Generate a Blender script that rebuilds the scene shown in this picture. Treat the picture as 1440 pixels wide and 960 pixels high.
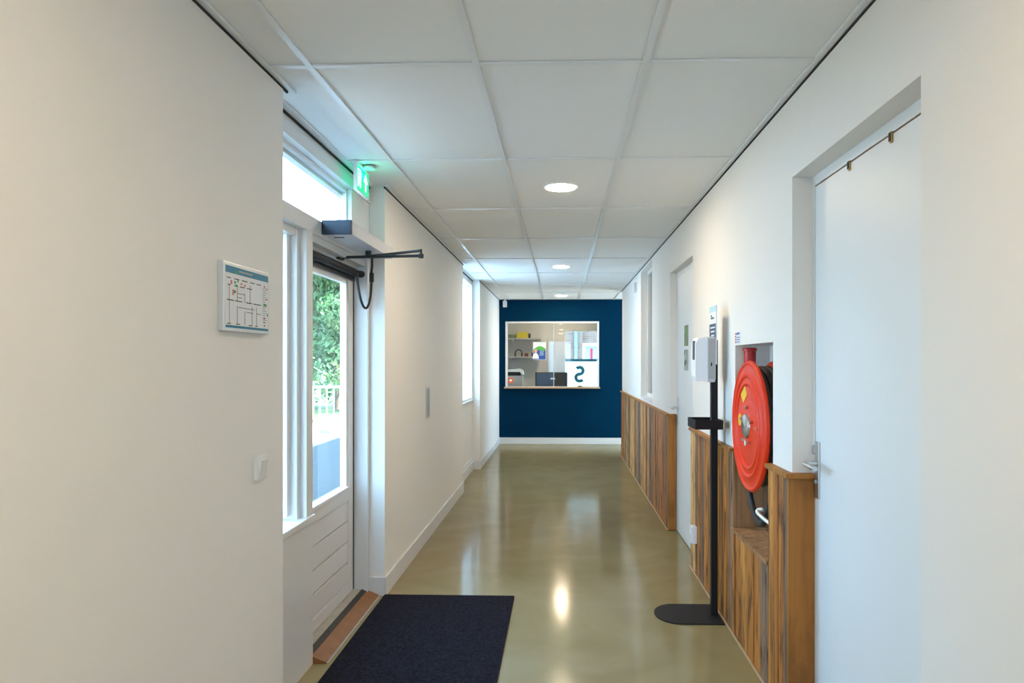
import bpy, bmesh, math, random
from mathutils import Vector, Matrix
random.seed(7)
R = math.radians
S = bpy.context.scene
COL = S.collection
for o in list(bpy.data.objects): bpy.data.objects.remove(o, do_unlink=True)

# ------------------------------------------------------------------ camera, sky, sun, exposure
EYE = 1.4173
cd = bpy.data.cameras.new('camera'); cam = bpy.data.objects.new('camera', cd); COL.objects.link(cam)
cam.location = (0, 0, EYE); cam.rotation_euler = (R(90), 0, R(1.9153))
cd.sensor_width = 36; cd.lens = 24.9256; cd.shift_x = -0.02524; cd.shift_y = 0.01923
cd.clip_start = 0.05; cd.clip_end = 500
S.camera = cam
vs = S.view_settings
S.display_settings.display_device = 'sRGB'
vs.view_transform = 'Standard'; vs.look = 'None'; vs.gamma = 1; vs.use_curve_mapping = False
vs.exposure = 1.8
SKY = 3.9; SUN = 13.0; LAMP = 60.0
W = bpy.data.worlds.new('sky'); S.world = W; W.use_nodes = True
nt = W.node_tree; bg = nt.nodes['Background']
tc = nt.nodes.new('ShaderNodeTexCoord'); sx = nt.nodes.new('ShaderNodeSeparateXYZ'); rp = nt.nodes.new('ShaderNodeValToRGB')
nt.links.new(tc.outputs['Generated'], sx.inputs[0]); nt.links.new(sx.outputs['Z'], rp.inputs[0]); nt.links.new(rp.outputs[0], bg.inputs[0])
rp.color_ramp.elements[0].color = (0.42, 0.71, 1.0, 1); rp.color_ramp.elements[1].color = (0.30, 0.61, 1.0, 1)
bg.inputs[1].default_value = SKY
sd = bpy.data.lights.new('sun', 'SUN'); sun = bpy.data.objects.new('sun', sd); COL.objects.link(sun)
sd.energy = SUN; sd.angle = R(0.6); sd.color = (1, .95, .86)
sun.rotation_euler = Vector((0.60, 0.10, 0.79)).to_track_quat('Z', 'Y').to_euler()
def portal(name, loc, direction, sx_, sy_):
    l = bpy.data.lights.new(name, 'AREA'); l.shape = 'RECTANGLE'; l.size = sx_; l.size_y = sy_; l.cycles.is_portal = True
    o = bpy.data.objects.new(name, l); COL.objects.link(o); o.location = loc
    o.rotation_euler = Vector(direction).to_track_quat('-Z', 'Z').to_euler()
portal('sky_portal', (-1.44, 3.48, 1.2), (1, 0, 0), 1.62, 2.3)
portal('sky_portal', (-1.44, 8.46, 1.68), (1, 0, 0), 1.62, 1.56)
portal('sky_portal', (0.45, 14.02, 1.48), (0, -1, 0), 0.9, 1.2)
portal('sky_portal', (3.25, 11.42, 1.5), (-1, 0, 0), 1.4, 1.9)
portal('sky_portal', (-0.08, -3.73, 1.6), (0, 1, 0), .9, 1.2)

# ------------------------------------------------------------------ materials
def lin(c): return tuple((v/255/12.92 if v/255 <= .04045 else ((v/255+.055)/1.055)**2.4) for v in c)
def mat(name, rgb, rough=.6, metal=0, spec=.5, noise=0, nscale=40, bump=0, bscale=200, emit=None, estr=0, coat=0):
    m = bpy.data.materials.new(name); m.use_nodes = True; n = m.node_tree; b = n.nodes['Principled BSDF']
    b.inputs['Base Color'].default_value = (*rgb, 1); b.inputs['Roughness'].default_value = rough
    b.inputs['Metallic'].default_value = metal; b.inputs['Specular IOR Level'].default_value = spec
    b.inputs['Coat Weight'].default_value = coat; b.inputs['Coat Roughness'].default_value = .08
    if noise or bump:
        t = n.nodes.new('ShaderNodeTexCoord')
    if noise:
        x = n.nodes.new('ShaderNodeTexNoise'); x.inputs['Scale'].default_value = nscale; x.inputs['Detail'].default_value = 4
        n.links.new(t.outputs['Object'], x.inputs['Vector'])
        r = n.nodes.new('ShaderNodeValToRGB')
        r.color_ramp.elements[0].position = .3; r.color_ramp.elements[1].position = .7
        r.color_ramp.elements[0].color = (*[v*(1-noise) for v in rgb], 1); r.color_ramp.elements[1].color = (*[min(1, v*(1+noise)) for v in rgb], 1)
        n.links.new(x.outputs['Fac'], r.inputs[0]); n.links.new(r.outputs[0], b.inputs['Base Color'])
    if bump:
        x = n.nodes.new('ShaderNodeTexNoise'); x.inputs['Scale'].default_value = bscale
        n.links.new(t.outputs['Object'], x.inputs['Vector'])
        u = n.nodes.new('ShaderNodeBump'); u.inputs['Strength'].default_value = bump; u.inputs['Distance'].default_value = .002
        n.links.new(x.outputs['Fac'], u.inputs['Height']); n.links.new(u.outputs[0], b.inputs['Normal'])
    if emit:
        b.inputs['Emission Color'].default_value = (*emit, 1); b.inputs['Emission Strength'].default_value = estr
    return m
M = {}
M['wall'] = mat('wall_paint', (.84, .82, .78), .75, bump=.15, bscale=350)
M['ceil'] = mat('ceiling_tile', (.87, .88, .87), .9, noise=.02, nscale=300)
M['bar'] = mat('ceiling_bar', (.82, .84, .85), .28)
M['gap'] = mat('shadow_gap', (.012, .011, .010), .8)
M['white'] = mat('white_paint', (.74, .74, .73), .35)
M['doorw'] = mat('door_paint', (.80, .83, .84), .42)
M['blue'] = mat('blue_paint', (.0002, .026, .064), .8, spec=.04, noise=.06, nscale=3)
M['black'] = mat('black_plastic', (.012, .012, .013), .45)
M['blackmetal'] = mat('black_metal', (.011, .011, .013), .6, spec=.25, noise=.1, nscale=80)
M['steel'] = mat('brushed_steel', (.62, .63, .64), .28, metal=1)
M['alu'] = mat('aluminium', (.66, .67, .66), .42, metal=.8)
M['grey'] = mat('grey_plastic', (.42, .43, .44), .5)
M['lightgrey'] = mat('light_grey_plastic', (.66, .67, .69), .4)
M['whiteplastic'] = mat('white_plastic', (.82, .83, .84), .3)
M['red'] = mat('red_enamel', (.78, .036, .004), .42, noise=.04, nscale=6, spec=.3)
M['darkred'] = mat('dark_red_enamel', (.50, .012, .008), .35)
M['rubber'] = mat('black_rubber', (.022, .021, .020), .6, noise=.2, nscale=30)
M['yellow'] = mat('yellow_sticker', (.85, .55, .02), .5)
M['brass'] = mat('brass', (.45, .30, .12), .35, metal=1)
M['paper'] = mat('paper', (.80, .82, .83), .6)
M['teal'] = mat('teal_print', (.010, .20, .33), .5)
M['navy'] = mat('navy_print', (.02, .05, .13), .5)
M['cyan'] = mat('pale_cyan_print', (.45, .70, .76), .5)
M['ink'] = mat('ink', (.03, .03, .03), .7)
M['redink'] = mat('red_ink', (.60, .06, .06), .7)
M['greenink'] = mat('green_ink', (.05, .35, .12), .7)
M['greyink'] = mat('grey_ink', (.35, .36, .37), .7)
M['lamp'] = mat('lamp_glow', (1, 1, 1), .5, emit=(1, .79, .55), estr=LAMP)
M['exitgreen'] = mat('exit_green', (.0, .35, .17), .4, emit=(.0, .55, .22), estr=.42)
M['exitwhite'] = mat('exit_white', (.8, .9, .85), .4, emit=(.75, 1, .88), estr=.38)
M['clearedge'] = mat('clear_plastic_edge', (.78, .86, .84), .2)
M['darkwood'] = mat('dark_wood_end', (.16, .05, .02), .6)
M['mat'] = mat('mat_pile', (.0085, .0078, .0140), .95, noise=.85, nscale=75, bump=.8, bscale=260, spec=.15)
M['yellowbox'] = mat('yellow_box', (.62, .52, .02), .5)
M['orange'] = mat('orange_sticker', (.75, .14, .03), .5)
M['oak'] = mat('pale_oak', (.50, .34, .20), .5, noise=.12, nscale=12)
M['greywall'] = mat('grey_wall_paint', (.55, .55, .53), .8)
M['skin'] = mat('printed_skin', (.70, .36, .22), .6)
M['printblue'] = mat('printed_blue', (.03, .09, .36), .6)
M['printgreen'] = mat('printed_green', (.10, .42, .08), .6)
M['screen'] = mat('screen_blue', (.03, .06, .12), .25)
M['olive'] = mat('olive_print', (.20, .24, .11), .6, noise=.4, nscale=14)
M['greyprint'] = mat('grey_green_print', (.36, .43, .40), .6, noise=.35, nscale=20)
M['bark'] = mat('bark', (.14, .10, .07), .9, noise=.3, nscale=20)
M['fence'] = mat('fence_white', (.80, .81, .80), .45)
M['lawn'] = mat('lawn', (.045, .085, .014), .95, noise=.35, nscale=3)
M['concrete'] = mat('concrete', (.20, .20, .20), .8, noise=.2, nscale=8)
M['magenta'] = mat('red_curtain', (.45, .02, .06), .8)

def glass_mat(name, tint=(1, 1, 1), refl=.1, film=0):
    m = bpy.data.materials.new(name); m.use_nodes = True; n = m.node_tree; n.nodes.clear()
    out = n.nodes.new('ShaderNodeOutputMaterial'); tr = n.nodes.new('ShaderNodeBsdfTransparent'); gl = n.nodes.new('ShaderNodeBsdfGlossy')
    tr.inputs[0].default_value = (*tint, 1); gl.inputs['Roughness'].default_value = .01
    fr = n.nodes.new('ShaderNodeFresnel'); fr.inputs[0].default_value = 1.45
    ge = n.nodes.new('ShaderNodeNewGeometry'); iv = n.nodes.new('ShaderNodeMath'); iv.operation = 'SUBTRACT'; iv.inputs[0].default_value = 1; n.links.new(ge.outputs['Backfacing'], iv.inputs[1])
    mu = n.nodes.new('ShaderNodeMath'); mu.operation = 'MULTIPLY'; n.links.new(fr.outputs[0], mu.inputs[0]); n.links.new(iv.outputs[0], mu.inputs[1])
    mx = n.nodes.new('ShaderNodeMixShader'); n.links.new(mu.outputs[0], mx.inputs[0]); n.links.new(tr.outputs[0], mx.inputs[1]); n.links.new(gl.outputs[0], mx.inputs[2])
    last = mx
    if film:
        tl = n.nodes.new('ShaderNodeBsdfTranslucent'); tl.inputs[0].default_value = (.93, .96, .97, 1)
        m2 = n.nodes.new('ShaderNodeMixShader'); m2.inputs[0].default_value = film
        n.links.new(mx.outputs[0], m2.inputs[1]); n.links.new(tl.outputs[0], m2.inputs[2]); last = m2
    n.links.new(last.outputs[0], out.inputs[0]); return m
M['glass'] = glass_mat('window_glass', (.97, .99, .99))
M['frost'] = glass_mat('frosted_film', film=.85)
M['frosthalf'] = glass_mat('hazy_glass', film=.5)

def wood_mat(name, cols, grain=.35):
    m = bpy.data.materials.new(name); m.use_nodes = True; n = m.node_tree; b = n.nodes['Principled BSDF']; L = n.links.new
    g = n.nodes.new('ShaderNodeNewGeometry'); t = n.nodes.new('ShaderNodeTexCoord')
    off = n.nodes.new('ShaderNodeVectorMath'); off.operation = 'SCALE'; off.inputs[0].default_value = (13.1, 7.7, 3.3)
    L(g.outputs['Random Per Island'], off.inputs['Scale'])
    ad = n.nodes.new('ShaderNodeVectorMath'); L(t.outputs['Object'], ad.inputs[0]); L(off.outputs[0], ad.inputs[1])
    mp = n.nodes.new('ShaderNodeMapping'); mp.inputs['Scale'].default_value = (15, 15, .9); L(ad.outputs[0], mp.inputs[0])
    n1 = n.nodes.new('ShaderNodeTexNoise'); n1.inputs['Scale'].default_value = 1.5; n1.inputs['Detail'].default_value = 6; n1.inputs['Distortion'].default_value = .7; L(mp.outputs[0], n1.inputs['Vector'])
    mp2 = n.nodes.new('ShaderNodeMapping'); mp2.inputs['Scale'].default_value = (14, 14, 5); L(ad.outputs[0], mp2.inputs[0])
    n2 = n.nodes.new('ShaderNodeTexNoise'); n2.inputs['Scale'].default_value = 1.1; n2.inputs['Detail'].default_value = 3; L(mp2.outputs[0], n2.inputs['Vector'])
    r0 = n.nodes.new('ShaderNodeValToRGB'); r0.color_ramp.interpolation = 'CONSTANT' if len(cols) > 3 else 'LINEAR'
    e = r0.color_ramp.elements; e[0].color = (*cols[0], 1); e[1].color = (*cols[-1], 1)
    if len(cols) > 3: e[1].position = (len(cols)-1)/len(cols)
    for i, c in enumerate(cols[1:-1]):
        x = e.new((i+1)/len(cols)); x.color = (*c, 1)
    L(g.outputs['Random Per Island'], r0.inputs[0])
    r1 = n.nodes.new('ShaderNodeValToRGB'); r1.color_ramp.elements[0].position = .32; r1.color_ramp.elements[1].position = .62
    r1.color_ramp.elements[0].color = (1-grain*1.9, 1-grain*2.1, 1-grain*2.2, 1); r1.color_ramp.elements[1].color = (1.12, 1.08, 1.02, 1)
    L(n1.outputs['Fac'], r1.inputs[0])
    r2 = n.nodes.new('ShaderNodeValToRGB'); r2.color_ramp.elements[0].position = .30; r2.color_ramp.elements[1].position = .48
    r2.color_ramp.elements[0].color = (.16, .11, .08, 1); r2.color_ramp.elements[1].color = (1, 1, 1, 1); L(n2.outputs['Fac'], r2.inputs[0])
    m1 = n.nodes.new('ShaderNodeMix'); m1.data_type = 'RGBA'; m1.blend_type = 'MULTIPLY'; m1.inputs[0].default_value = 1
    L(r0.outputs[0], m1.inputs[6]); L(r1.outputs[0], m1.inputs[7])
    m2 = n.nodes.new('ShaderNodeMix'); m2.data_type = 'RGBA'; m2.blend_type = 'MULTIPLY'; m2.inputs[0].default_value = .9 if len(cols) > 3 else .35
    L(m1.outputs[2], m2.inputs[6]); L(r2.outputs[0], m2.inputs[7])
    L(m2.outputs[2], b.inputs['Base Color']); b.inputs['Roughness'].default_value = .6
    bu = n.nodes.new('ShaderNodeBump'); bu.inputs['Strength'].default_value = .4; bu.inputs['Distance'].default_value = .003; L(n1.outputs['Fac'], bu.inputs['Height']); L(bu.outputs[0], b.inputs['Normal'])
    return m
M['reclaimed'] = wood_mat('reclaimed_planks', [(.42, .165, .032), (.58, .245, .042), (.31, .165, .075), (.68, .35, .095), (.25, .145, .085), (.50, .185, .028), (.72, .43, .16), (.36, .25, .17)])
M['goldwood'] = wood_mat('golden_wood', [(.36, .135, .016), (.40, .165, .022)], .16)
M['ledgewood'] = wood_mat('ledge_wood', [(.34, .17, .075), (.40, .21, .09)], .26)
M['rampwood'] = mat('ramp_wood', (.25, .10, .026), .5, noise=.15, nscale=14)
M['sill'] = mat('worn_sill', (.40, .36, .29), .55, noise=.12, nscale=25)

def floor_mat():
    m = bpy.data.materials.new('poured_floor'); m.use_nodes = True; n = m.node_tree; b = n.nodes['Principled BSDF']; L = n.links.new
    t = n.nodes.new('ShaderNodeTexCoord'); x = n.nodes.new('ShaderNodeTexNoise'); x.inputs['Scale'].default_value = 1.6; x.inputs['Detail'].default_value = 5; x.inputs['Distortion'].default_value = 1.5
    L(t.outputs['Object'], x.inputs['Vector']); r = n.nodes.new('ShaderNodeValToRGB'); r.color_ramp.elements[0].position = .3; r.color_ramp.elements[1].position = .7
    r.color_ramp.elements[0].color = (.258, .202, .084, 1); r.color_ramp.elements[1].color = (.305, .246, .116, 1)
    L(x.outputs['Fac'], r.inputs[0]); L(r.outputs[0], b.inputs['Base Color'])
    out = n.nodes['Material Output']; df = n.nodes.new('ShaderNodeBsdfDiffuse'); gl = n.nodes.new('ShaderNodeBsdfGlossy'); gl.inputs['Roughness'].default_value = .13
    fr = n.nodes.new('ShaderNodeFresnel'); fr.inputs[0].default_value = 1.42; ca = n.nodes.new('ShaderNodeMath'); ca.operation = 'MINIMUM'; ca.inputs[1].default_value = .36
    mx = n.nodes.new('ShaderNodeMixShader'); L(r.outputs[0], df.inputs[0]); L(fr.outputs[0], ca.inputs[0]); L(ca.outputs[0], mx.inputs[0])
    L(df.outputs[0], mx.inputs[1]); L(gl.outputs[0], mx.inputs[2]); L(mx.outputs[0], out.inputs[0]); n.nodes.remove(b)
    return m
M['floor'] = floor_mat()
def brick_mat(name, c1, c2, mortar, scale, rot=None, bw=.5, rh=.25):
    m = bpy.data.materials.new(name); m.use_nodes = True; n = m.node_tree; b = n.nodes['Principled BSDF']; L = n.links.new
    t = n.nodes.new('ShaderNodeTexCoord'); mp = n.nodes.new('ShaderNodeMapping'); L(t.outputs['Object'], mp.inputs[0])
    if rot: mp.inputs['Rotation'].default_value = rot
    k = n.nodes.new('ShaderNodeTexBrick'); k.inputs['Color1'].default_value = (*c1, 1); k.inputs['Color2'].default_value = (*c2, 1); k.inputs['Mortar'].default_value = (*mortar, 1)
    k.inputs['Scale'].default_value = scale; k.inputs['Mortar Size'].default_value = .015; k.inputs['Brick Width'].default_value = bw; k.inputs['Row Height'].default_value = rh
    L(mp.outputs[0], k.inputs[0]); L(k.outputs[0], b.inputs['Base Color']); b.inputs['Roughness'].default_value = .85; return m
M['paving'] = brick_mat('paving_shade_tone', (.044, .042, .040), (.034, .033, .032), (.014, .014, .014), 2.2)  # darker copy of the paving, building shade put into the colour
M['litpaving'] = brick_mat('paving_sun_tone', (.30, .275, .24), (.27, .25, .22), (.16, .15, .13), .9)  # paler copy of the same paving, sunlight put into the colour
M['brick'] = brick_mat('pale_brick', (.20, .095, .07), (.24, .13, .095), (.22, .18, .15), 2.2, (R(90), 0, 0), .48, .15)
def leaf_mat(name, a, b_):
    m = bpy.data.materials.new(name); m.use_nodes = True; n = m.node_tree; n.nodes.clear(); L = n.links.new
    out = n.nodes.new('ShaderNodeOutputMaterial'); g = n.nodes.new('ShaderNodeNewGeometry'); r = n.nodes.new('ShaderNodeValToRGB')
    r.color_ramp.elements[0].color = (*a, 1); r.color_ramp.elements[1].color = (*b_, 1); L(g.outputs['Random Per Island'], r.inputs[0])
    d = n.nodes.new('ShaderNodeBsdfDiffuse'); t = n.nodes.new('ShaderNodeBsdfTranslucent'); mx = n.nodes.new('ShaderNodeMixShader'); mx.inputs[0].default_value = .35
    L(r.outputs[0], d.inputs[0]); L(r.outputs[0], t.inputs[0]); L(d.outputs[0], mx.inputs[1]); L(t.outputs[0], mx.inputs[2]); L(mx.outputs[0], out.inputs[0]); return m
M['leafa'] = leaf_mat('leaves_mid', (.065, .135, .048), (.21, .315, .15))
M['leafb'] = leaf_mat('leaves_pale', (.10, .18, .075), (.27, .36, .19))

# ------------------------------------------------------------------ mesh helpers
class MB:
    def __init__(s): s.bm = bmesh.new()
    def box(s, x0, x1, y0, y1, z0, z1, bev=0):
        x0, x1 = sorted((x0, x1)); y0, y1 = sorted((y0, y1)); z0, z1 = sorted((z0, z1))
        r = bmesh.ops.create_cube(s.bm, size=1)['verts']
        for v in r: v.co = Vector(((x0+x1)/2+v.co.x*(x1-x0), (y0+y1)/2+v.co.y*(y1-y0), (z0+z1)/2+v.co.z*(z1-z0)))
        if bev:
            es = list({e for v in r for e in v.link_edges})
            bmesh.ops.bevel(s.bm, geom=es, offset=bev, segments=2, affect='EDGES', profile=.7)
        return s
    def tube(s, pts, r, seg=14, closed=False, cap=True):
        pts = [Vector(p) for p in pts]; n = len(pts); rings = []
        up = None
        for i, p in enumerate(pts):
            a = pts[(i-1) % n] if (i or closed) else p; b = pts[(i+1) % n] if (i < n-1 or closed) else p
            t = (b-a).normalized()
            if up is None:
                up = Vector((0, 0, 1)) if abs(t.z) < .9 else Vector((1, 0, 0))
            u = (up-t*up.dot(t)).normalized(); v = t.cross(u); up = u
            rr = r[i] if isinstance(r, (list, tuple)) else r
            rings.append([s.bm.verts.new(p+u*rr*math.cos(q*2*math.pi/seg)+v*rr*math.sin(q*2*math.pi/seg)) for q in range(seg)])
        for i in range(n if closed else n-1):
            A, B = rings[i], rings[(i+1) % n]
            for q in range(seg): s.bm.faces.new((A[q], A[(q+1) % seg], B[(q+1) % seg], B[q]))
        if cap and not closed:
            s.bm.faces.new(list(reversed(rings[0]))); s.bm.faces.new(rings[-1])
        return s
    def lathe(s, prof, o, axis, seg=48):
        o = Vector(o); ax = Vector(axis).normalized()
        u = ax.orthogonal().normalized(); v = ax.cross(u); rings = []
        for (r, h) in prof:
            if r < 1e-6: rings.append([s.bm.verts.new(o+ax*h)])
            else: rings.append([s.bm.verts.new(o+ax*h+u*r*math.cos(q*2*math.pi/seg)+v*r*math.sin(q*2*math.pi/seg)) for q in range(seg)])
        for A, B in zip(rings, rings[1:]):
            if len(A) == len(B) == 1: continue
            for q in range(seg):
                if len(A) == 1: s.bm.faces.new((A[0], B[q], B[(q+1) % seg]))
                elif len(B) == 1: s.bm.faces.new((A[q], A[(q+1) % seg], B[0]))
                else: s.bm.faces.new((A[q], A[(q+1) % seg], B[(q+1) % seg], B[q]))
        return s
    def prism(s, poly, d):
        a = [s.bm.verts.new(Vector(p)) for p in poly]; b = [s.bm.verts.new(Vector(p)+Vector(d)) for p in poly]; n = len(a)
        s.bm.faces.new(a); s.bm.faces.new(list(reversed(b)))
        for i in range(n): s.bm.faces.new((a[i], b[i], b[(i+1) % n], a[(i+1) % n]))
        return s
    def quad(s, pts): s.bm.faces.new([s.bm.verts.new(Vector(p)) for p in pts]); return s
    def build(s, name, m, parent=None, smooth=False):
        bmesh.ops.recalc_face_normals(s.bm, faces=s.bm.faces)
        me = bpy.data.meshes.new(name)
        off = Vector((0, 0, 0)); q = parent
        while q: off += q.location; q = q.parent
        c = sum((v.co for v in s.bm.verts), Vector())/max(1, len(s.bm.verts))
        for v in s.bm.verts: v.co -= c
        s.bm.to_mesh(me); s.bm.free()
        o = bpy.data.objects.new(name, me); COL.objects.link(o); o.location = c-off; o.parent = parent
        me.materials.append(M[m] if isinstance(m, str) else m)
        if smooth:
            for p in me.polygons: p.use_smooth = True
            me.set_sharp_from_angle(angle=R(40))
        return o
def mb(): return MB()
def tag(o, label=None, cat=None, group=None, kind=None):
    if label: o['label'] = label
    if cat: o['category'] = cat
    if group: o['group'] = group
    if kind: o['kind'] = kind
    return o
def empty(name, loc, label=None, cat=None, group=None, kind=None):
    o = bpy.data.objects.new(name, None); COL.objects.link(o); o.location = loc; o.empty_display_size = .1
    return tag(o, label, cat, group, kind)
def st(o, label=None, cat=None): return tag(o, label, cat, None, 'structure')

# ------------------------------------------------------------------ room shell
XL, XR, XF, C, YE = -1.071, 0.911, -1.165, 2.474, 12.153
Y0 = -3.6
b = mb().box(-1.42, 3.3, Y0-.1, 14.0, -.1, 0); st(b.build('floor', 'floor'), 'glossy olive grey poured floor running the length of the corridor', 'floor')
ce = mb().box(-1.20, 3.3, Y0, 14.0, C+.007, C+.05).build('ceiling', 'ceil'); st(ce, 'suspended ceiling of large white tiles in a metal grid', 'ceiling')
g = mb()
for k in range(-1, 8):
    x = -.9035+.6*k
    if -1.17 < x: g.box(x-.012, x+.012, Y0, 14.0, C-.002, C+.006)
for k in range(-5, 10):
    y = 2.5222+1.2*k
    g.box(-1.165, 3.3, y-.012, y+.012, C, C+.006)
g.build('grid_bar', 'bar', ce)
roof = st(mb().box(-1.42, 3.5, Y0-.1, 14.1, 2.72, 4.0).build('roof', 'concrete'))
wl = mb()
wl.box(-1.31, XL, Y0, 2.693, 0, C+.25).box(-1.31, XL, 4.263, 7.673, 0, C+.25).box(-1.31, XL, 9.255, YE, 0, C+.25).box(-1.31, XL, YE, 14.0, 0, C+.25)
wl.box(-1.31, -1.18, 2.693, 4.263, 2.445, C+.25).box(-1.31, -1.18, 7.673, 9.255, 2.445, C+.25)
wl.box(-1.31, -1.175, 7.673, 9.255, 0, .90)
wl.box(-1.31, -1.22, 2.693, 3.21, 0, .66)
st(wl.build('wall_left', 'wall'), 'white painted wall with the two recessed window bays', 'wall')
wr = mb()
T = 1.14
def wbox(y0, y1, z0=0, z1=C+.25): wr.box(XR, T, y0, y1, z0, z1)
wbox(Y0, 1.83); wbox(1.83, 2.834, 2.143); wbox(2.834, 3.088); wbox(3.088, 3.752, 1.50); wbox(3.088, 3.752, 0, .53); wr.box(1.09, T, 3.088, 3.752, .53, 1.5)
wbox(3.752, 4.963); wbox(4.963, 5.99, 2.155); wbox(5.99, 7.171); wbox(7.171, 8.18, 2.44); wbox(7.171, 8.18, 0, 1.02); wbox(8.18, 10.687)
wr.box(T-.04, T, 1.83, 2.834, 0, 2.143).box(T-.04, T, 4.963, 5.99, 0, 2.155).box(T-.04, T, 7.171, 8.18, 1.02, 2.44)
st(wr.build('wall_right', 'wall'), 'white painted wall with the door recesses and the hose niche', 'wall')
st(mb().box(T, 3.3, 10.55, 10.687, 0, C+.25).build('wall_side', 'wall'))
wb = mb().box(-1.071, -.955, YE, YE+.12, 0, C+.1).box(.632, 3.3, YE, YE+.12, 0, C+.1).box(-.955, .632, YE, YE+.12, 0, .955).box(-.955, .632, YE, YE+.12, 2.092, C+.1)
st(wb.build('wall_far', 'blue'), 'dark blue feature wall at the end of the corridor', 'wall')
# behind the camera: hall end with an unseen opening added for fill light, and the end of the side passage
wbk = mb().box(-1.31, -.53, Y0-.12, Y0, 0, C+.2).box(.37, T, Y0-.12, Y0, 0, C+.2).box(-.53, .37, Y0-.12, Y0, 0, 1.0).box(-.53, .37, Y0-.12, Y0, 2.2, C+.2)
st(wbk.build('wall_back', 'wall'))
we = mb().box(3.2, 3.32, 10.55, 10.72, 0, C+.2).box(3.2, 3.32, 12.12, 14.0, 0, C+.2).box(3.2, 3.32, 10.72, 12.12, 0, .55).box(3.2, 3.32, 10.72, 12.12, 2.45, C+.2)
st(we.build('wall_end', 'wall'))
# baseboards
bbm = mb().box(XL, XL+.012, 4.251, 7.673+.0, 0, .112, .002).box(-1.165, XL-.0005, 4.251, 4.262, 0, .112, .002).box(XL, XL+.012, 9.243, YE, 0, .112, .002).box(-1.149, XL-.0005, 9.243, 9.254, 0, .112, .002)
bbm.box(-1.175, -1.150, 7.673, 9.25, 0, .112, .002).box(-1.175, -1.162, 7.673, 9.25, .112, .150, .002)
bbm.box(XL, XL+.012, Y0, 2.693, 0, .112, .002)
st(bbm.build('baseboard_left', 'white'), 'white skirting board along the wall', 'baseboard')
st(mb().box(XL+.012, 3.2, YE-.014, YE, 0, .108, .002).build('baseboard_far', 'white'), 'white skirting board under the dark blue wall', 'baseboard')
st(mb().box(XR-.012, XR, Y0, 1.83, 0, .11, .002).build('baseboard_right', 'white'), 'white skirting board along the wall', 'baseboard')
# ceiling edge angles and black shadow gaps
gp = mb()
for (y0, y1) in ((Y0, 2.735), (4.255, 7.70), (9.24, YE)): gp.box(XL-.004, XL+.004, y0, y1, C-.011, C)
gp.box(-1.172, -1.160, 2.693, 4.263, C-.012, C).box(-1.172, -1.160, 7.673, 9.255, C-.012, C)
gp.box(XR-.004, XR+.004, Y0, 10.69, C-.011, C).box(XL, 3.2, YE-.004, YE, C-.011, C)
st(gp.build('trim_1', 'gap'), 'thin black shadow gap between the walls and the ceiling', 'trim')
an = mb()
for (y0, y1) in ((Y0, 2.76), (4.24, 7.72), (9.22, YE)): an.box(XL+.004, XL+.026, y0, y1, C-.003, C+.005)
an.box(-1.160, -1.128, 2.68, 4.263, C-.003, C+.005).box(-1.160, -1.128, 7.66, 9.255, C-.003, C+.005).box(XR-.026, XR-.004, Y0, 12.15, C-.003, C+.005)
st(an.build('trim_2', 'bar'), 'white metal edge strip around the ceiling', 'trim')

# ------------------------------------------------------------------ left entrance: sidelight, transom, door
sl = st(empty('window_1', (-1.2, 2.97, .7)), 'tall narrow sidelight window beside the glazed entrance door', 'window')
f = mb()
f.box(-1.29, XF, 3.205, 3.286, .69, 2.02, .003)                    # mullion
f.box(-1.29, -1.195, 3.165, 3.205, .70, 2.02, .003).box(-1.29, -1.225, 3.125, 3.165, .72, 2.0, .003)
f.box(-1.29, -1.20, 2.693, 3.205, 1.985, 2.02, .003).box(-1.29, -1.195, 2.693, 2.735, .7, 2.02, .003)
f.build('window_frame', 'white', sl)
mb().box(-1.29, XF+.012, 2.694, 3.288, .672, .702, .005).build('window_sill', 'white', sl)
mb().box(-1.29, XF, 2.694, 3.286, 0, .672).build('panel', 'white', sl)
mb().box(-1.262, -1.256, 2.73, 3.13, .70, 1.99).build('pane', 'glass', sl)
tw = st(empty('window_2', (-1.2, 3.3, 2.1)), 'transom window above the glazed entrance door', 'window')
f = mb()
f.box(-1.29, XF, 2.694, 4.262, 2.02, 2.095, .003)               # transom bar
f.box(-1.21, -1.168, 2.694, 4.262, 2.425, C-.012).box(-1.21, -1.155, 2.694, 4.262, 2.372, 2.428, .004)
f.box(-1.21, XF, 3.90, 4.262, 2.095, 2.372, .003)
f.box(-1.215, -1.19, 2.694, 3.90, 2.352, 2.372, .003).box(-1.215, -1.19, 3.885, 3.90, 2.095, 2.372, .003).box(-1.215, -1.20, 2.694, 3.90, 2.095, 2.112, .003)
f.build('window_frame', 'white', tw)
mb().box(-1.212, -1.206, 2.70, 3.892, 2.10, 2.366).build('pane', 'glass', tw)
st(mb().box(-1.25, -1.216, 2.693, 4.262, 2.335, 2.444).box(-1.25, -1.216, 3.908, 4.262, 2.096, 2.362).build('wall_outer', 'greywall'))

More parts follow.
